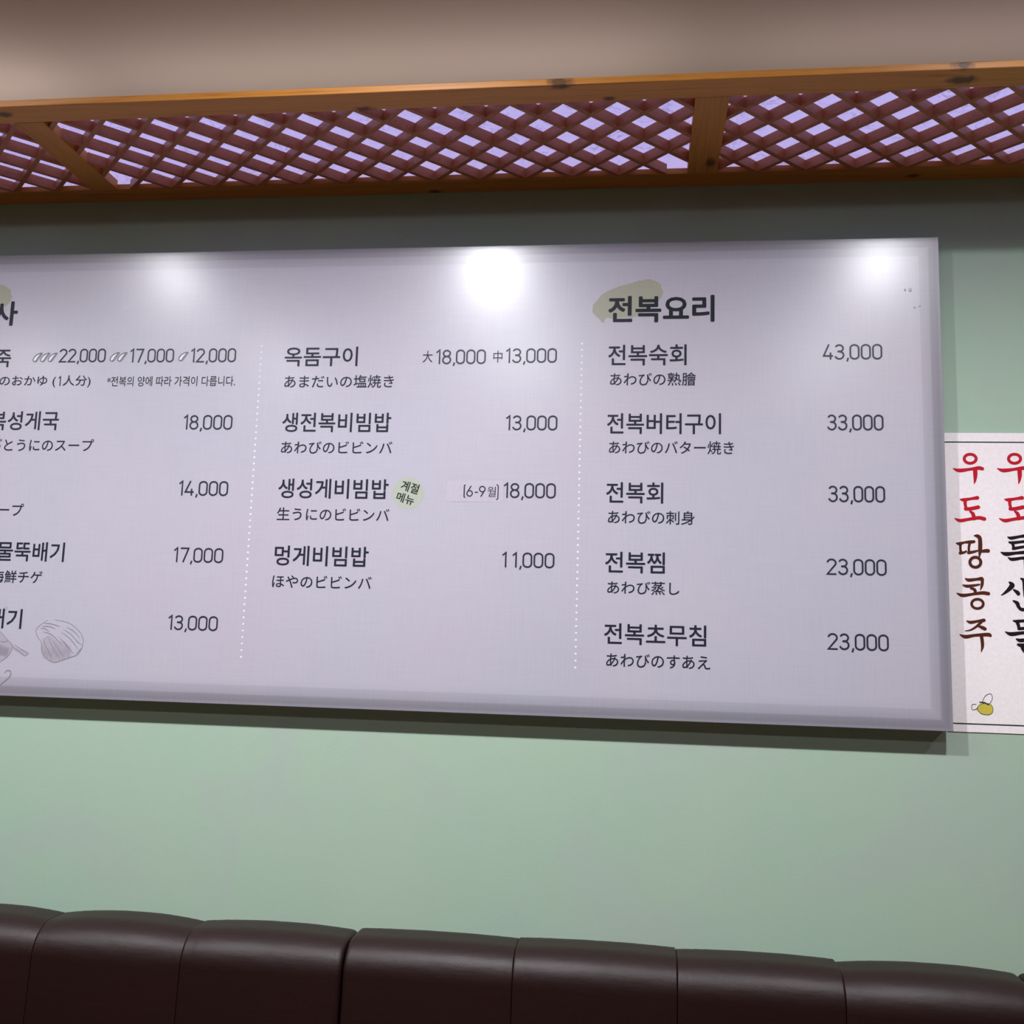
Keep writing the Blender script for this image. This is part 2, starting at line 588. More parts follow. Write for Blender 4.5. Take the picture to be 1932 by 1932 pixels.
def arc(cx, cy, rx, ry, a0, a1, n=10):
    return [(cx+rx*math.cos(math.radians(a0+(a1-a0)*k/n)), cy+ry*math.sin(math.radians(a0+(a1-a0)*k/n))) for k in range(n+1)]

def smooth_pts(pts, sub=5):
    """Catmull-Rom through points of any dimension"""
    if len(pts) < 3:
        return pts
    out = []
    P = [pts[0]]+list(pts)+[pts[-1]]
    for k in range(1, len(P)-2):
        p0, p1, p2, p3 = P[k-1], P[k], P[k+1], P[k+2]
        for s in range(sub):
            t = s/sub
            out.append(tuple(0.5*((2*p1[d])+(-p0[d]+p2[d])*t+(2*p0[d]-5*p1[d]+4*p2[d]-p3[d])*t*t+(-p0[d]+3*p1[d]-3*p2[d]+p3[d])*t**3) for d in range(len(p1))))
    out.append(tuple(pts[-1]))
    return out

def quadmap(c00, c10, c01, c11, w, h):
    """local drawing coordinates (u right, v down) on a canvas w x h -> board metres"""
    def f(u, v):
        s, t = u/w, v/h
        return tuple((1-s)*(1-t)*c00[d]+s*(1-t)*c10[d]+(1-s)*t*c01[d]+s*t*c11[d] for d in (0, 1))
    return f

# narrow rounded figures, centre lines in units of figure height
SWD = 0.106
RR, TP = 0.222, 0.906
DIG = {
 '0': [('c', arc(0.222, TP-RR, RR, RR, 0, 180, 10)+arc(0.222, RR, RR, RR, 180, 360, 10))],
 '1': [('o', [(0.02, 0.745), (0.205, 0.925), (0.205, -0.045)])],
 '2': [('o', arc(0.222, TP-RR, RR, RR, 172, -28, 12)+[(0.0, 0.0), (0.47, 0.0)])],
 '3': [('o', arc(0.215, TP-0.215, 0.205, 0.215, 160, -62, 12)+[(0.12, 0.485)]), ('o', [(0.12, 0.485)]+arc(0.215, 0.245, 0.225, 0.245, 68, -165, 14))],
 '4': [('o', [(0.285, 0.95), (0.0, 0.20), (0.50, 0.20)]), ('o', [(0.365, 0.42), (0.365, -0.045)])],
 '6': [('c', arc(0.222, 0.25, RR, 0.25, 0, 345, 20)), ('o', [(0.330, 0.95), (0.035, 0.36)])],
 '7': [('o', [(-0.01, TP), (0.455, TP), (0.17, -0.045)])],
 '8': [('c', arc(0.222, 0.245, 0.222, 0.245, 0, 345, 20)), ('c', arc(0.222, 0.69, 0.195, 0.205, 0, 345, 20))],
 '9': [('c', arc(0.222, TP-0.25, RR, 0.25, 0, 345, 20)), ('o', [(0.114, -0.045), (0.409, 0.546)])],
 ',': [('o', [(0.085, 0.07), (0.02, -0.17)])],
 '-': [('o', [(0.03, 0.36), (0.30, 0.36)])],
 '(': [('o', [(0.12, 1.05), (0.03, 0.97), (0.03, -0.06), (0.12, -0.14)])],
}
ADV = {'1': 0.40, ',': 0.20, '-': 0.42, '(': 0.25, '4': 0.62}

def figures(txt):
    """list of strokes in figure-height units, with total ink box"""
    x = 0.0
    strokes = []
    for ch in txt:
        lead = 0.16 if ch == '1' and strokes else 0.0
        for kind, pts in DIG[ch]:
            strokes.append((kind, [(px+x+lead, pz) for px, pz in pts]))
        x += lead+ADV.get(ch, 0.60)
    xs = [p[0] for _, s in strokes for p in s]
    return strokes, min(xs)-SWD/2, max(xs)+SWD/2

def price(txt, cx, cz, w, h, parent, y, mat, name='price', label=None):
    strokes, a, b = figures(txt)
    sx = w/(b-a)
    out = ([], [])
    for kind, pts in strokes:
        y -= 0.00002
        pp = [(cx-w/2+(px-a)*sx, cz-h/2+(pz+SWD/2)*h/(TP+SWD), SWD*h) for px, pz in pts]
        ribbon(pp, y, out, kind == 'c')
    o = mesh_obj(name, out[0], out[1], mat, parent)
    if label:
        o['label'] = label
    return o

def glyphs(txt, cx, cz, w, h, y, bold=0.0, rot=0.0):
    cu = bpy.data.curves.new('lettering', 'FONT')
    cu.body = txt
    cu.size = 1.0
    cu.resolution_u = 3
    cu.fill_mode = 'BOTH'
    tmp = bpy.data.objects.new('lettering', cu)
    COL.objects.link(tmp)
    dg = bpy.context.evaluated_depsgraph_get()
    ev = tmp.evaluated_get(dg)
    me = ev.to_mesh()
    vs = [tuple(v.co) for v in me.vertices]
    fs = [tuple(p.vertices) for p in me.polygons]
    ev.to_mesh_clear()
    bpy.data.objects.remove(tmp)
    bpy.data.curves.remove(cu)
    xs = [v[0] for v in vs]; ys = [v[1] for v in vs]
    mx, my = (min(xs)+max(xs))/2, (min(ys)+max(ys))/2
    sx, sy = w/(max(xs)-min(xs)), h/(max(ys)-min(ys))
    ca, sa = math.cos(rot), math.sin(rot)
    V, FF = [], []
    em = h*1.15
    shifts = [(0.0, 0.0)] if bold <= 0 else [(bold*em*math.cos(math.pi*a/4), bold*em*math.sin(math.pi*a/4)) for a in range(8)]
    for n_, (ox, oz) in enumerate(shifts):
        b0 = len(V)
        for vx, vy, _ in vs:
            lx, lz = (vx-mx)*sx+ox, (vy-my)*sy+oz
            V.append((cx+lx*ca-lz*sa, y-n_*0.000004, cz+lx*sa+lz*ca))
        FF.extend(tuple(b0+q for q in f) for f in fs)
    return V, FF

# ------------------------------------------------------------------ menu board
bc = ((BX0+BX1)/2, BY, BZ0)
board = thing('menu_board', bc, 'wide pale lavender printed menu board with dark lettering, mounted on the green wall', 'menu board')
fc = ((BX0+BX1)/2, BY, (BZ0+BZ1)/2)
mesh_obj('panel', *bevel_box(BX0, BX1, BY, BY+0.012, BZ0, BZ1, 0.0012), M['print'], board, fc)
ins = 0.004
mesh_obj('backing_frame', *box(BX0+ins, BX1-ins, BY+0.012, -0.0005, BZ0+ins, BZ0+0.05), M['board_side'], board)
mesh_obj('backing_frame', *box(BX0+ins, BX1-ins, BY+0.012, -0.0005, BZ1-0.05, BZ1-ins), M['board_side'], board)
mesh_obj('backing_frame', *box(BX1-0.05, BX1-ins, BY+0.012, -0.0005, BZ0+0.05, BZ1-0.05), M['board_side'], board)
mesh_obj('backing_frame', *box(BX0+ins, BX0+0.05, BY+0.012, -0.0005, BZ0+0.05, BZ1-0.05), M['board_side'], board)

Y1 = BY-0.0003      # washes
Y2 = BY-0.0006      # strokes and lettering
Y3 = BY-0.0009

TXT = [
('heading', '식사', -1.8211, 2.4614, 0.1467, 0.0680),
('dish_name', '전복죽', -1.8311, 2.3312, 0.1566, 0.0518),
('price', '22,000', -1.5392, 2.3371, 0.1385, 0.0395),
('price', '17,000', -1.3351, 2.3357, 0.1300, 0.0395),
('price', '12,000', -1.1576, 2.3351, 0.1316, 0.0399),
('dish_translation', 'あわびのおかゆ (', -1.7514, 2.2628, 0.2798, 0.0345),
('dish_translation', '人分)', -1.5490, 2.2628, 0.0817, 0.0345),
('price_note', '*전복의 양에 따라 가격이 다릅니다.', -1.2744, 2.2625, 0.3697, 0.0282),
('dish_name', '전복성게국', -1.7191, 2.1508, 0.2551, 0.0526),
('price', '18,000', -1.1590, 2.1472, 0.1409, 0.0410),
('dish_translation', 'あわびとうにのスープ', -1.6740, 2.0818, 0.3833, 0.0345),
('price', '14,000', -1.1581, 1.9653, 0.1412, 0.0408),
('dish_translation', 'うにのスープ', -1.7829, 1.9005, 0.2257, 0.0340),
('price', '17,000', -1.1584, 1.7847, 0.1408, 0.0400),
('dish_name', '해물뚝배기', -1.6627, 1.7858, 0.2470, 0.0520),
('dish_translation', '海鮮チゲ', -1.6696, 1.7165, 0.1461, 0.0335),
('dish_name', '뚝배기', -1.7188, 1.6029, 0.1501, 0.0520),
('price', '13,000', -1.1599, 1.6047, 0.1400, 0.0390),
('dish_name', '옥돔구이', -0.8518, 2.3296, 0.2027, 0.0530),
('dish_translation', 'あまだいの塩焼き', -0.7988, 2.2602, 0.3023, 0.0350),
('size_mark', '大', -0.5583, 2.3275, 0.0268, 0.0320),
('price', '18,000', -0.4690, 2.3264, 0.1360, 0.0405),
('size_mark', '中', -0.3691, 2.3263, 0.0241, 0.0317),
('price', '13,000', -0.2810, 2.3286, 0.1371, 0.0400),
('dish_name', '생전복비빔밥', -0.7993, 2.1476, 0.2986, 0.0520),
('dish_translation', 'あわびのビビンバ', -0.7957, 2.0790, 0.3046, 0.0335),
('price', '13,000', -0.2753, 2.1472, 0.1371, 0.0400),
('dish_name', '생성게비빔밥', -0.7983, 1.9679, 0.2992, 0.0520),
('price', '18,000', -0.2755, 1.9682, 0.1377, 0.0400),
('dish_translation', '生うにのビビンバ', -0.7952, 1.8994, 0.3049, 0.0335),
('dish_name', '멍게비빔밥', -0.8200, 1.7883, 0.2532, 0.0520),
('price', '11,000', -0.2743, 1.7878, 0.1369, 0.0395),
('dish_translation', 'ほやのビビンバ', -0.8154, 1.7203, 0.2673, 0.0330),
('heading', '전복요리', 0.0567, 2.4524, 0.2708, 0.0688),
('dish_name', '전복숙회', 0.0223, 2.3283, 0.2006, 0.0545),
('price', '43,000', 0.5379, 2.3330, 0.1466, 0.0408),
('dish_translation', 'あわびの熟膾', 0.0370, 2.2638, 0.2197, 0.0350),
('dish_name', '전복버터구이', 0.0661, 2.1460, 0.2885, 0.0535),
('price', '33,000', 0.5415, 2.1498, 0.1376, 0.0410),
('dish_translation', 'あわびのバター焼き', 0.0851, 2.0834, 0.3154, 0.0340),
('dish_name', '전복회', -0.0056, 1.9655, 0.1436, 0.0529),
('price', '33,000', 0.5416, 1.9678, 0.1375, 0.0415),
('dish_translation', 'あわびの刺身', 0.0367, 1.9022, 0.2179, 0.0345),
('dish_name', '전복찜', -0.0026, 1.7868, 0.1488, 0.0528),
('price', '23,000', 0.5384, 1.7859, 0.1438, 0.0405),
('dish_translation', 'あわび蒸し', 0.0188, 1.7230, 0.1796, 0.0330),
('dish_name', '전복초무침', 0.0491, 1.6072, 0.2514, 0.0515),
('price', '23,000', 0.5390, 1.6029, 0.1448, 0.0405),
('dish_translation', 'あわびのすあえ', 0.0571, 1.5418, 0.2553, 0.0335),
]
BOLD = {'heading': 0.024, 'dish_name': 0.010, 'dish_translation': 0.006, 'price_note': 0.004, 'size_mark': 0.004}
for kind, s, cx, cz, w, h in TXT:
    if kind == 'price':
        price(s, cx, cz, w, h, board, Y2, M['ink_light'])
    else:
        V, F = glyphs(s, cx, cz, w, h, Y2, BOLD[kind])
        o = mesh_obj(kind, V, F, M['ink_bold'] if kind == 'heading' else M['ink'], board)
        if kind == 'heading':
            o['label'] = 'large bold dark heading lettering'

price('1', -1.6007, 2.2637, 0.0085, 0.0285, board, Y2, M['ink'], 'dish_translation')

# season note "(6-9월)" on its pale correction film, before 18,000
pw, ph = 0.116, 0.058
pp = []
for (cx, cz, a0) in ((-0.3446-0.008, 1.9931-0.008, 90), (-0.3446-0.008, 1.9375+0.008, 0), (-0.492+0.008, 1.9375+0.008, -90), (-0.492+0.008, 1.9931-0.008, -180)):
    pp += arc(cx, cz, 0.008, 0.008, a0, a0-90, 5)
out = ([], [])
poly(pp, Y1, out)
o = mesh_obj('correction_patch', *out, M['patch'], board); o['label'] = 'faint pale rounded film patch'
price('(6-9', -0.4187, 1.9650, 0.0581, 0.0290, board, Y2, M['ink_light'], 'season_note')
V, F = glyphs('월', -0.3738, 1.9640, 0.0223, 0.0270, Y2, 0.0)
mesh_obj('season_note', V, F, M['ink_light'], board)
out = ([], [])
ribbon([(-0.3615, 1.9835, 0.0026), (-0.3570, 1.9800, 0.0026), (-0.3570, 1.9465, 0.0026), (-0.3615, 1.9430, 0.0026)], Y2, out)
mesh_obj('season_note', *out, M['ink_light'], board)

# dotted dividers
for x, nm in ((-1.0208, 0), (-0.1474, 1)):
    out = ([], [])
    n = 50
    for k in range(n):
        z = 2.360-k*(2.360-1.5205)/(n-1)
        poly([(x-0.0024, z-0.0024), (x+0.0024, z-0.0024), (x+0.0024, z+0.0024), (x-0.0024, z+0.0024)], Y2, out)
    o = mesh_obj('dotted_divider', *out, M['white_dots'], board); o['label'] = 'white dotted vertical divider line'

# olive wash marks behind the headings
fm = quadmap((-0.1488, 2.5540), (0.2235, 2.5476), (-0.1456, 2.3939), (0.2235, 2.3903), 1932, 787)
WASH_MAP = fm
wash = [(130, 500), (140, 430), (190, 375), (250, 300), (330, 245), (440, 205), (540, 165), (650, 140), (760, 105), (880, 85),
        (940, 90), (1000, 120), (1055, 145), (1065, 210), (1095, 260), (1075, 320), (1050, 355), (1000, 400), (900, 440), (860, 500),
        (740, 580), (660, 610), (560, 600), (420, 612), (330, 605), (295, 640), (280, 675), (255, 665), (215, 610), (170, 580), (130, 535)]
rnd = random.Random(3)
dense = []
for a in range(len(wash)):
    p, q = wash[a], wash[(a+1) % len(wash)]
    for s in range(4):
        t = s/4
        dense.append((p[0]+(q[0]-p[0])*t+rnd.uniform(-5, 5), p[1]+(q[1]-p[1])*t+rnd.uniform(-5, 5)))
def wash_mark(dx, dz):
    pts = [WASH_MAP(*p) for p in dense]
    out = ([], [])
    poly([(x+dx, z+dz) for x, z in pts], Y1, out)
    o = mesh_obj('wash_mark', *out, M['wash'], board); o['label'] = 'pale olive brush mark behind a heading'
wash_mark(0, 0)
wash_mark(-1.8309, 0.0128)

# round season badge, zigzag rim
bx, bz, br = -0.5953, 1.9579, 0.0445
pts = []
for k in range(56):
    r = br if k % 2 == 0 else br*0.90
    a = 2*math.pi*k/56
    pts.append((bx+r*math.cos(a), bz+r*math.sin(a)))
out = ([], [])
poly(pts, Y1, out)
bd = mesh_obj('season_badge', *out, M['badge'], board); bd['label'] = 'pale green round badge with a zigzag rim'
for s, dx, dz, w, h in (('계절', 0.005, 0.0160, 0.0480, 0.0265), ('메뉴', -0.0060, -0.0145, 0.0480, 0.0245)):
    V, F = glyphs(s, bx+dx, bz+dz, w, h, Y2, 0.016, math.radians(-16))
    mesh_obj('badge_lettering', V, F, M['badge_ink'], bd)

# abalone slices before the first prices
def slice_icon(cx, cz):
    out = ([], [])
    # local canvas about 150 x 155, drawn leaning right
    def q(u, v, w=0):
        return (cx+(u-75)/1932*0.3170, cz-(v-75)/966*0.1560, w)
    body = smooth_pts([q(0, 120), q(10, 85), q(50, 35), q(110, 5), q(158, 0), q(150, 25), q(120, 70), q(80, 130), q(60, 150), q(30, 152), q(5, 140)], 4)
    ribbon([(p[0], p[1], 0.0013) for p in body], Y2, out, True)
    ribbon([(p[0], p[1], 0.0013) for p in smooth_pts([q(45, 145), q(80, 90), q(115, 40), q(140, 5)], 4)], Y2, out)
    o = mesh_obj('abalone_icon', *out, M['ink_light'], board)
    o['label'] = 'small outlined abalone slice drawing'
    out = ([], [])
    inner = smooth_pts([q(18, 118), q(50, 60), q(105, 22), q(110, 30), q(75, 85), q(45, 132), q(25, 135)], 4)
    poly([(p[0], p[1]) for p in inner], Y1, out)
    mesh_obj('icon_highlight', *out, M['white_dots'], o)
for k in range(3):
    slice_icon(-1.6735+k*0.0225, 2.3325)
for k in range(2):
    slice_icon(-1.4445+k*0.0225, 2.3325)
slice_icon(-1.2440, 2.3325)

# pencil drawings in the lower left
sm = quadmap((-1.7129, 1.6554), (-1.4383, 1.6618), (-1.6854, 1.4010), (-1.4149, 1.4103), 1932, 1932)
def sk(pts, w, out, closed=False, sub=5):
    pr = smooth_pts([p+(p[0],) if closed else p for p in pts], sub) if False else smooth_pts(list(pts)+([pts[0]] if closed else []), sub)
    res = []
    n = len(pr)
    for k, p in enumerate(pr):
        x, z = sm(p[0], p[1])
        taper = 1.0 if closed else min(1.0, 0.35+2.5*min(k, n-1-k)/n)
        res.append((x, z, w*taper))
    ribbon(res, Y2, out)
def skp(pts, out):
    pr = smooth_pts(list(pts)+[pts[0]], 4)[:-1]
    poly([sm(p[0], p[1]) for p in pr], Y1, out)
outl = ([], [])
sk([(1100, 420), (1250, 450), (1400, 490), (1530, 580), (1640, 700), (1690, 840), (1670, 960), (1640, 1040), (1560, 1140), (1420, 1190), (1300, 1230), (1120, 1290), (1000, 1250), (920, 1180), (850, 1060), (840, 880), (760, 760), (740, 640), (800, 550), (900, 480), (980, 430)], 0.0016, outl)
ribs = [[(900, 500), (1050, 510), (1220, 560)], [(850, 560), (1000, 560), (1130, 610)], [(830, 610), (900, 600), (1010, 670)],
        [(880, 670), (1040, 720), (1180, 850), (1300, 960)], [(1290, 620), (1450, 730), (1580, 880), (1660, 930)],
        [(1360, 580), (1500, 660), (1620, 800)], [(1250, 680), (1400, 790), (1520, 930), (1580, 1020)], [(1200, 780), (1330, 900), (1440, 1040), (1500, 1130)],
        [(1230, 850), (1340, 940), (1420, 1080)], [(1550, 1120), (1600, 1060), (1650, 1000)], [(870, 790), (930, 950), (1010, 1120), (1080, 1260)], [(980, 780), (1060, 960), (1150, 1120), (1220, 1240)],
        [(1080, 860), (1190, 1010), (1300, 1200)]]
for r_ in ribs:
    sk(r_, 0.0018, outl)
for k in range(26):
    u = 880+k*22
    v = 930+((k*37) % 11)*14
    sk([(u, v), (u-22, v+90), (u-28, v+190)], 0.0010, outl, sub=2)
sh = mesh_obj('shell_drawing', *outl, M['sketch'], board); sh['label'] = 'grey pencil drawing of a ribbed cockle shell'
outs = ([], [])
skp([(870, 860), (980, 740), (1120, 830), (1250, 930), (1400, 980), (1450, 1120), (1380, 1220), (1130, 1280), (960, 1210), (880, 1090), (850, 960)], outs)
mesh_obj('pencil_shading', *outs, M['sketch_shade'], sh)

outl = ([], [])
sk([(240, 960), (400, 1070), (500, 1160)], 0.0020, outl)
sk([(290, 930), (430, 1020), (560, 1090), (570, 1120), (500, 1165)], 0.0018, outl)
sk([(0, 660), (60, 720), (150, 830), (250, 930), (240, 1020), (180, 1140), (80, 1230), (0, 1280)], 0.0018, outl)
sk([(0, 860), (80, 880), (160, 850)], 0.0024, outl)
for k in range(14):
    sk([(10+k*14, 920+k*6), (-5+k*13, 1040+k*4), (-25+k*12, 1150+k*2)], 0.0012, outl, sub=2)
sk([(95, 1505), (150, 1450), (215, 1470), (215, 1550), (130, 1640), (0, 1740), (-90, 1800)], 0.0030, outl)
cr = mesh_obj('seafood_drawing', *outl, M['sketch'], board); cr['label'] = 'grey pencil drawing cut by the left edge of the photo'
outs = ([], [])
skp([(-260, 700), (-60, 620), (40, 690), (150, 830), (235, 960), (180, 1140), (60, 1240), (-160, 1260), (-300, 1000)], outs)
mesh_obj('pencil_shading', *outs, M['sketch_shade'], cr)
outs = ([], [])
skp([(250, 950), (420, 1040), (570, 1100), (560, 1140), (490, 1160), (350, 1080), (245, 1010)], outs)
mesh_obj('pencil_shading', *outs, M['sketch_shade'], cr)
outs = ([], [])
skp([(100, 150), (160, 160), (150, 210), (110, 230), (80, 190)], outs)
mesh_obj('pencil_shading', *outs, M['sketch_shade'], cr)

# small air bubbles under the film near the upper right corner, a white speck by the first lamp glare
for k, (x, z, r) in enumerate([(0.6823, 2.4947, 0.0045), (0.6700, 2.4950, 0.003), (0.7045, 2.4524, 0.0030), (0.6920, 2.4480, 0.003), (-1.4258, 2.4753, 0.0022)]):
    V, F = [], []
    nr, na = 4, 12
    for j in range(nr+1):
        t = j/nr
        for a in range(na):
            an = 2*math.pi*a/na
            V.append((x+r*t*math.cos(an), BY-0.0001-0.0006*math.cos(t*math.pi/2), z+1.3*r*t*math.sin(an)))
    for j in range(nr):
        for a in range(na):
            a2 = (a+1) % na
            F.append((j*na+a, (j+1)*na+a, (j+1)*na+a2, j*na+a2))
    mesh_obj('film_bubble', V, F, M['white_dots'] if k == 4 else M['print'], board, smooth=True)

# ------------------------------------------------------------------ poster to the right of the board
PX0, PX1, PZ0_, PZ1_ = BX1+0.0005, 1.250, 1.3955, 2.1335
poster = thing('poster', ((PX0+PX1)/2, 0, PZ0_), 'white laminated poster with red, brown and black brush lettering, beside the menu board', 'poster')
PY = -0.0022
mesh_obj('sheet', *box(PX0, PX1, PY, -0.0002, PZ0_, PZ1_), M['poster'], poster)
out = ([], [])
for z in (2.1100, 1.4150):
    ribbon([(PX0+0.001, z, 0.0030), (PX1-0.012, z, 0.0030)], PY-0.0003, out)
ribbon([(PX1-0.012, 2.1100, 0.0030), (PX1-0.012, 1.4150, 0.0030)], PY-0.0003, out)
mesh_obj('border_line', *out, M['poster_line'], poster)

pA = quadmap((0.7419, 2.1844), (0.9609, 2.1845), (0.7303, 1.7540), (0.9444, 1.7586), 1038, 1932)
pB = quadmap((0.7310, 1.7804), (0.9455, 1.7847), (0.7185, 1.3180), (0.9277, 1.3269), 923, 1932)
KA, KB = 0.2166/1038, 0.2120/923
def brush(name, mat, mp, scale, strokes, rings=(), du=0, parent=poster, dot=True):
    out = ([], [])
    yy = PY-0.0004
    for st in strokes:
        yy -= 0.00002
        raw = []
        for k, p in enumerate(st):
            a, c = st[max(0, k-1)], st[min(len(st)-1, k+1)]
            dx, dy = abs(c[0]-a[0]), abs(c[1]-a[1])
            raw.append((p[0]+du, p[1], p[2]*(1.12+0.28*dx/(dx+dy+1e-6))))
        pr = smooth_pts(raw, 4)
        ribbon([mp(p[0], p[1])+(p[2]*scale,) for p in pr], yy, out)
        for p in (pr[0], pr[-1]):
            yy -= 0.00002
            if p[2] > 8:
                c = mp(p[0], p[1])
                poly([(c[0]+p[2]*scale/2*math.cos(a*math.pi/6), c[1]+p[2]*scale/2*math.sin(a*math.pi/6)) for a in range(12)], yy, out)
    for (cu, cv, rx, ry, w) in rings:
        yy -= 0.00002
        ribbon([mp(cu+du+rx*math.cos(a*math.pi/12), cv+ry*math.sin(a*math.pi/12))+(w*scale,) for a in range(24)], yy, out, True)
    return mesh_obj(name, *out, mat, parent)

U_ = [[(232, 640, 10), (300, 662, 34), (420, 648, 26), (520, 634, 34), (562, 642, 32)], [(480, 650, 46), (483, 720, 42), (478, 780, 24), (468, 818, 5)]]
U_R = [(424, 527, 68, 52, 35)]
DO = [[(312, 992, 12), (350, 997, 30), (430, 985, 24), (505, 974, 34)], [(372, 992, 32), (366, 1040, 32), (380, 1100, 26)], [(372, 1100, 30), (430, 1098, 32), (515, 1080, 34)],
      [(425, 1130, 20), (455, 1155, 34), (470, 1210, 36)], [(248, 1208, 8), (310, 1232, 30), (400, 1218, 26), (520, 1200, 30), (584, 1213, 34)]]
brush('brush_lettering', M['red'], pA, KA, U_, U_R)
brush('brush_lettering', M['red'], pA, KA, DO)
brush('brush_lettering', M['red'], pA, KA, U_, U_R, 503)
brush('brush_lettering', M['red'], pA, KA, DO, (), 507)
brush('brush_lettering', M['brown'], pA, KA, [
    [(265, 1487, 10), (300, 1493, 28), (352, 1480, 20)], [(315, 1490, 28), (312, 1545, 24), (320, 1592, 28)], [(312, 1597, 28), (350, 1592, 22), (378, 1578, 18)],
    [(362, 1477, 18), (415, 1474, 28), (466, 1470, 26)], [(420, 1480, 28), (408, 1540, 24), (412, 1588, 26)], [(405, 1594, 26), (470, 1582, 22), (525, 1566, 10)],
    [(472, 1402, 12), (508, 1408, 34), (535, 1440, 38), (537, 1560, 40), (528, 1638, 14)], [(550, 1578, 22), (600, 1572, 30), (626, 1573, 32)]], [(482, 1700, 62, 56, 34)])
brush('brush_lettering', M['black'], pA, KA, [
    [(852, 1418, 12), (890, 1430, 28), (990, 1412, 24), (1062, 1402, 34)], [(868, 1477, 18), (905, 1482, 26), (1000, 1472, 24), (1065, 1465, 26)], [(905, 1480, 30), (912, 1515, 28), (922, 1548, 28)],
    [(912, 1548, 26), (1000, 1532, 24), (1078, 1520, 22)], [(772, 1588, 8), (830, 1608, 34), (940, 1598, 24), (1060, 1588, 30), (1124, 1590, 20)],
    [(858, 1650, 12), (900, 1668, 28), (1000, 1654, 24), (1056, 1652, 28)], [(1046, 1652, 32), (1046, 1720, 26), (1036, 1775, 6)]])
brush('brush_lettering', M['brown'], pB, KB, [
    [(330, 65, 12), (362, 80, 26), (440, 72, 22), (492, 66, 30)], [(500, 70, 28), (497, 130, 26), (478, 185, 6)], [(305, 132, 12), (345, 143, 24), (420, 135, 20), (470, 126, 14)],
    [(385, 165, 18), (422, 180, 26), (430, 220, 26)], [(243, 215, 8), (300, 238, 26), (400, 225, 20), (500, 212, 26), (560, 220, 28)]], [(450, 325, 59, 48, 28)])
brush('brush_lettering', M['brown'], pB, KB, [
    [(345, 502, 12), (382, 515, 24), (450, 504, 20), (515, 494, 28)], [(492, 508, 24), (440, 558, 20), (380, 594, 14), (325, 602, 6)], [(455, 552, 12), (498, 568, 28), (526, 582, 28)],
    [(273, 640, 8), (330, 662, 28), (420, 648, 22), (555, 640, 28), (582, 652, 22)], [(490, 652, 30), (500, 720, 30), (500, 770, 24), (487, 820, 4)]])
brush('brush_lettering', M['black'], pB, KB, [
    [(775, 104, 18), (800, 132, 46), (772, 172, 34), (720, 218, 18), (688, 238, 6)], [(818, 182, 16), (850, 205, 32), (862, 222, 32)],
    [(890, 65, 16), (920, 90, 34), (926, 170, 34), (924, 250, 18)], [(930, 150, 22), (975, 144, 28), (1005, 146, 28)], [(812, 294, 14), (850, 318, 32), (865, 355, 28), (900, 384, 26), (985, 374, 22)]])
brush('brush_lettering', M['black'], pB, KB, [
    [(815, 500, 14), (848, 510, 28), (862, 545, 28), (872, 582, 26)], [(850, 504, 24), (910, 500, 22), (962, 496, 24)], [(955, 500, 26), (950, 540, 26), (946, 575, 24)], [(868, 580, 24), (950, 574, 22)],
    [(732, 612, 8), (790, 635, 30), (900, 622, 24), (1015, 616, 28)], [(845, 686, 14), (882, 700, 28), (962, 690, 24)], [(960, 692, 22), (955, 738, 20)], [(860, 742, 20), (900, 750, 30), (958, 744, 20)], [(895, 752, 28), (925, 808, 30), (985, 812, 22)]])
# small yellow kettle drawn at the foot of the poster
out = ([], [])
yy = PY-0.0004
body = [(470, 1350), (520, 1335), (580, 1345), (606, 1385), (600, 1430), (560, 1450), (500, 1443), (472, 1425), (445, 1392), (455, 1370)]
pr = smooth_pts(body+[body[0]], 4)[:-1]
poly([pB(*p) for p in pr], yy, out)
kt = mesh_obj('kettle_drawing', *out, M['kettle'], poster)
kt['label'] = 'small yellow kettle printed near the foot of the poster'
out = ([], [])
ribbon([pB(*p)+(0.0012,) for p in pr], yy-0.0002, out, True)
ribbon([pB(*p)+(0.0012,) for p in smooth_pts([(458, 1385), (400, 1400), (395, 1350), (440, 1345)], 5)], yy-0.0002, out)
ribbon([pB(*p)+(0.0012,) for p in smooth_pts([(500, 1320), (530, 1260), (585, 1240), (600, 1290), (570, 1345)], 5)], yy-0.0002, out)
ribbon([pB(*p)+(0.0030,) for p in smooth_pts([(470, 1325), (520, 1328), (565, 1352)], 4)], yy-0.0002, out)
mesh_obj('kettle_outline', *out, M['kettle_dark'], kt)

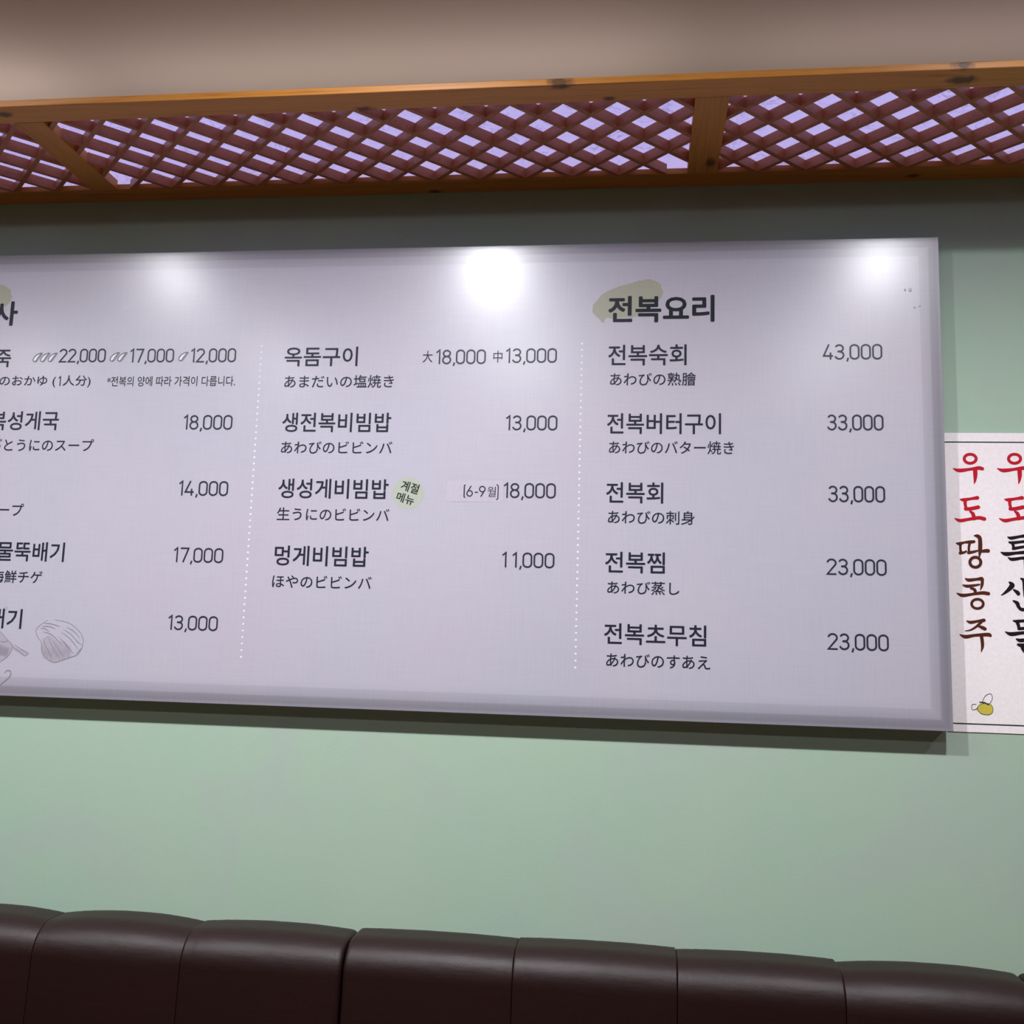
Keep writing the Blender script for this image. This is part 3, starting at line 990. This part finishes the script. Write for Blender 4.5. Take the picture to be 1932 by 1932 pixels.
# ------------------------------------------------------------------ booth benches
def back_panel(x0, x1, amp, e0, e1, ztop, parent):
    """one puffed channel of the leather back; e0/e1 = edge rounding radius at either side"""
    prof = []
    yb, yf, zb, r = -0.020, -0.185, 0.44, 0.075
    for k in range(7):
        prof.append((yb, zb+(ztop-0.03-zb)*k/6))
    for k in range(1, 7):
        a = math.pi/2*k/6
        prof.append((yb-0.030+0.030*math.cos(a), ztop-0.030+0.030*math.sin(a)))
    for k in range(1, 4):
        prof.append((yb-0.030-(abs(yf-yb)-0.030-r)*k/4, ztop))
    for k in range(0, 13):
        a = math.pi/2*k/12
        prof.append((yf+r-r*math.sin(a), ztop-r+r*math.cos(a)))
    for k in range(1, 11):
        prof.append((yf-0.012*math.sin(math.pi*k/10*0.5), ztop-r-(ztop-r-zb)*k/10))
    n = len(prof)
    nrm = []
    for k in range(n):
        a, b = prof[max(0, k-1)], prof[min(n-1, k+1)]
        dy, dz = b[0]-a[0], b[1]-a[1]
        L = math.hypot(dy, dz) or 1
        nrm.append((-dz/L, dy/L))
    # outward = away from the cushion's middle
    cy, cz = (yb+yf)/2, ztop-0.15
    for k in range(n):
        ny, nz = nrm[k]
        if ny*(prof[k][0]-cy)+nz*(prof[k][1]-cz) < 0:
            nrm[k] = (-ny, -nz)
    us = []
    NX = 30
    w = x1-x0
    for k in range(NX+1):
        us.append(k/NX)
    ext = [0.001, 0.003, 0.006, 0.010, 0.018, 0.028]
    us = sorted(set([round(u, 5) for u in us]+[round(e/w, 5) for e in ext]+[round(1-e/w, 5) for e in ext]))
    V, F = [], []
    for u in us:
        x = x0+u*w
        d0, d1 = u*w, (1-u)*w
        cre = 0.0
        for d, e in ((d0, e0), (d1, e1)):
            if d < e:
                cre += (e-math.sqrt(max(0, e*e-(e-d)**2)))
        puff = amp*(1-abs(2*u-1)**2.2)
        for k in range(n):
            s = k/(n-1)
            # the back of the cushion is against the wall: no puff there
            wgt = max(0.0, min(1.0, (k-7)/4))
            wr = random.Random(int(k*31+u*977)).uniform(-1, 1)*0.0003
            out = (puff-cre+wr)*wgt-(cre*0.4)*(1-wgt)
            V.append((x, prof[k][0]+nrm[k][0]*out, prof[k][1]+nrm[k][1]*out))
    for a in range(len(us)-1):
        for k in range(n-1):
            F.append((a*n+k, a*n+k+1, (a+1)*n+k+1, (a+1)*n+k))
        F.append((a*n+n-1, a*n, (a+1)*n, (a+1)*n+n-1))
    F.append(tuple(range(n))[::-1])
    la = (len(us)-1)*n
    F.append(tuple(range(la, la+n)))
    o = mesh_obj('back_panel', V, F, M['leather'], parent, smooth=True)
    for p in o.data.polygons:
        if len(p.vertices) > 4:
            p.use_smooth = False
    return o

def rounded_box_obj(name, x0, x1, y0, y1, z0, z1, r, mat, parent):
    v, f = bevel_box(x0, x1, y0, y1, z0, z1, r, 4)
    return mesh_obj(name, v, f, mat, parent, smooth=False)

def bench(edges, amps, ztops, label):
    x0, x1 = edges[0], edges[-1]
    t = thing('booth_bench', ((x0+x1)/2, -0.33, 0.0), label, 'bench', 'leather booth benches along the green wall')
    for k in range(len(edges)-1):
        a, b = edges[k], edges[k+1]
        e0 = 0.012 if k == 0 else 0.0022
        e1 = 0.012 if k == len(edges)-2 else 0.0022
        back_panel(a+(0.0004 if k else 0), b-(0.0004 if k < len(edges)-2 else 0), amps[k], e0, e1, ztops[k], t)
    rounded_box_obj('seat_cushion', x0+0.004, x1-0.004, -0.640, -0.205, 0.31, 0.44, 0.030, M['leather'], t)
    rounded_box_obj('base', x0+0.006, x1-0.006, -0.600, -0.022, 0.0, 0.31, 0.004, M['leather_dark'], t)
    rounded_box_obj('back_support', x0+0.006, x1-0.006, -0.200, -0.022, 0.31, 0.438, 0.004, M['leather_dark'], t)

bench([-3.76, -3.383, -3.006, -2.629, -2.192], [0.012]*4, [0.862]*4, 'dark brown leather booth bench, channelled back, left of the one cut by the frame')
bench([-2.188, -1.815, -1.4454, -1.0665, -0.6730], [0.012, 0.012, 0.0135, 0.009], [0.856, 0.856, 0.857, 0.860], 'dark brown leather booth bench with puffed back channels, left of the gap between backs')
bench([-0.6690, -0.2691, 0.1051, 0.4716, 0.8780], [0.004, 0.004, 0.005, 0.011], [0.866, 0.868, 0.865, 0.859], 'dark brown leather booth bench with nearly flat back top, right of the gap')
bench([0.8820, 1.250, 1.617, 1.993, 2.370], [0.010]*4, [0.860]*4, 'dark brown leather booth bench farthest right along the wall')

for o in list(bpy.data.objects):
    if '_w' in o:
        del o['_w']
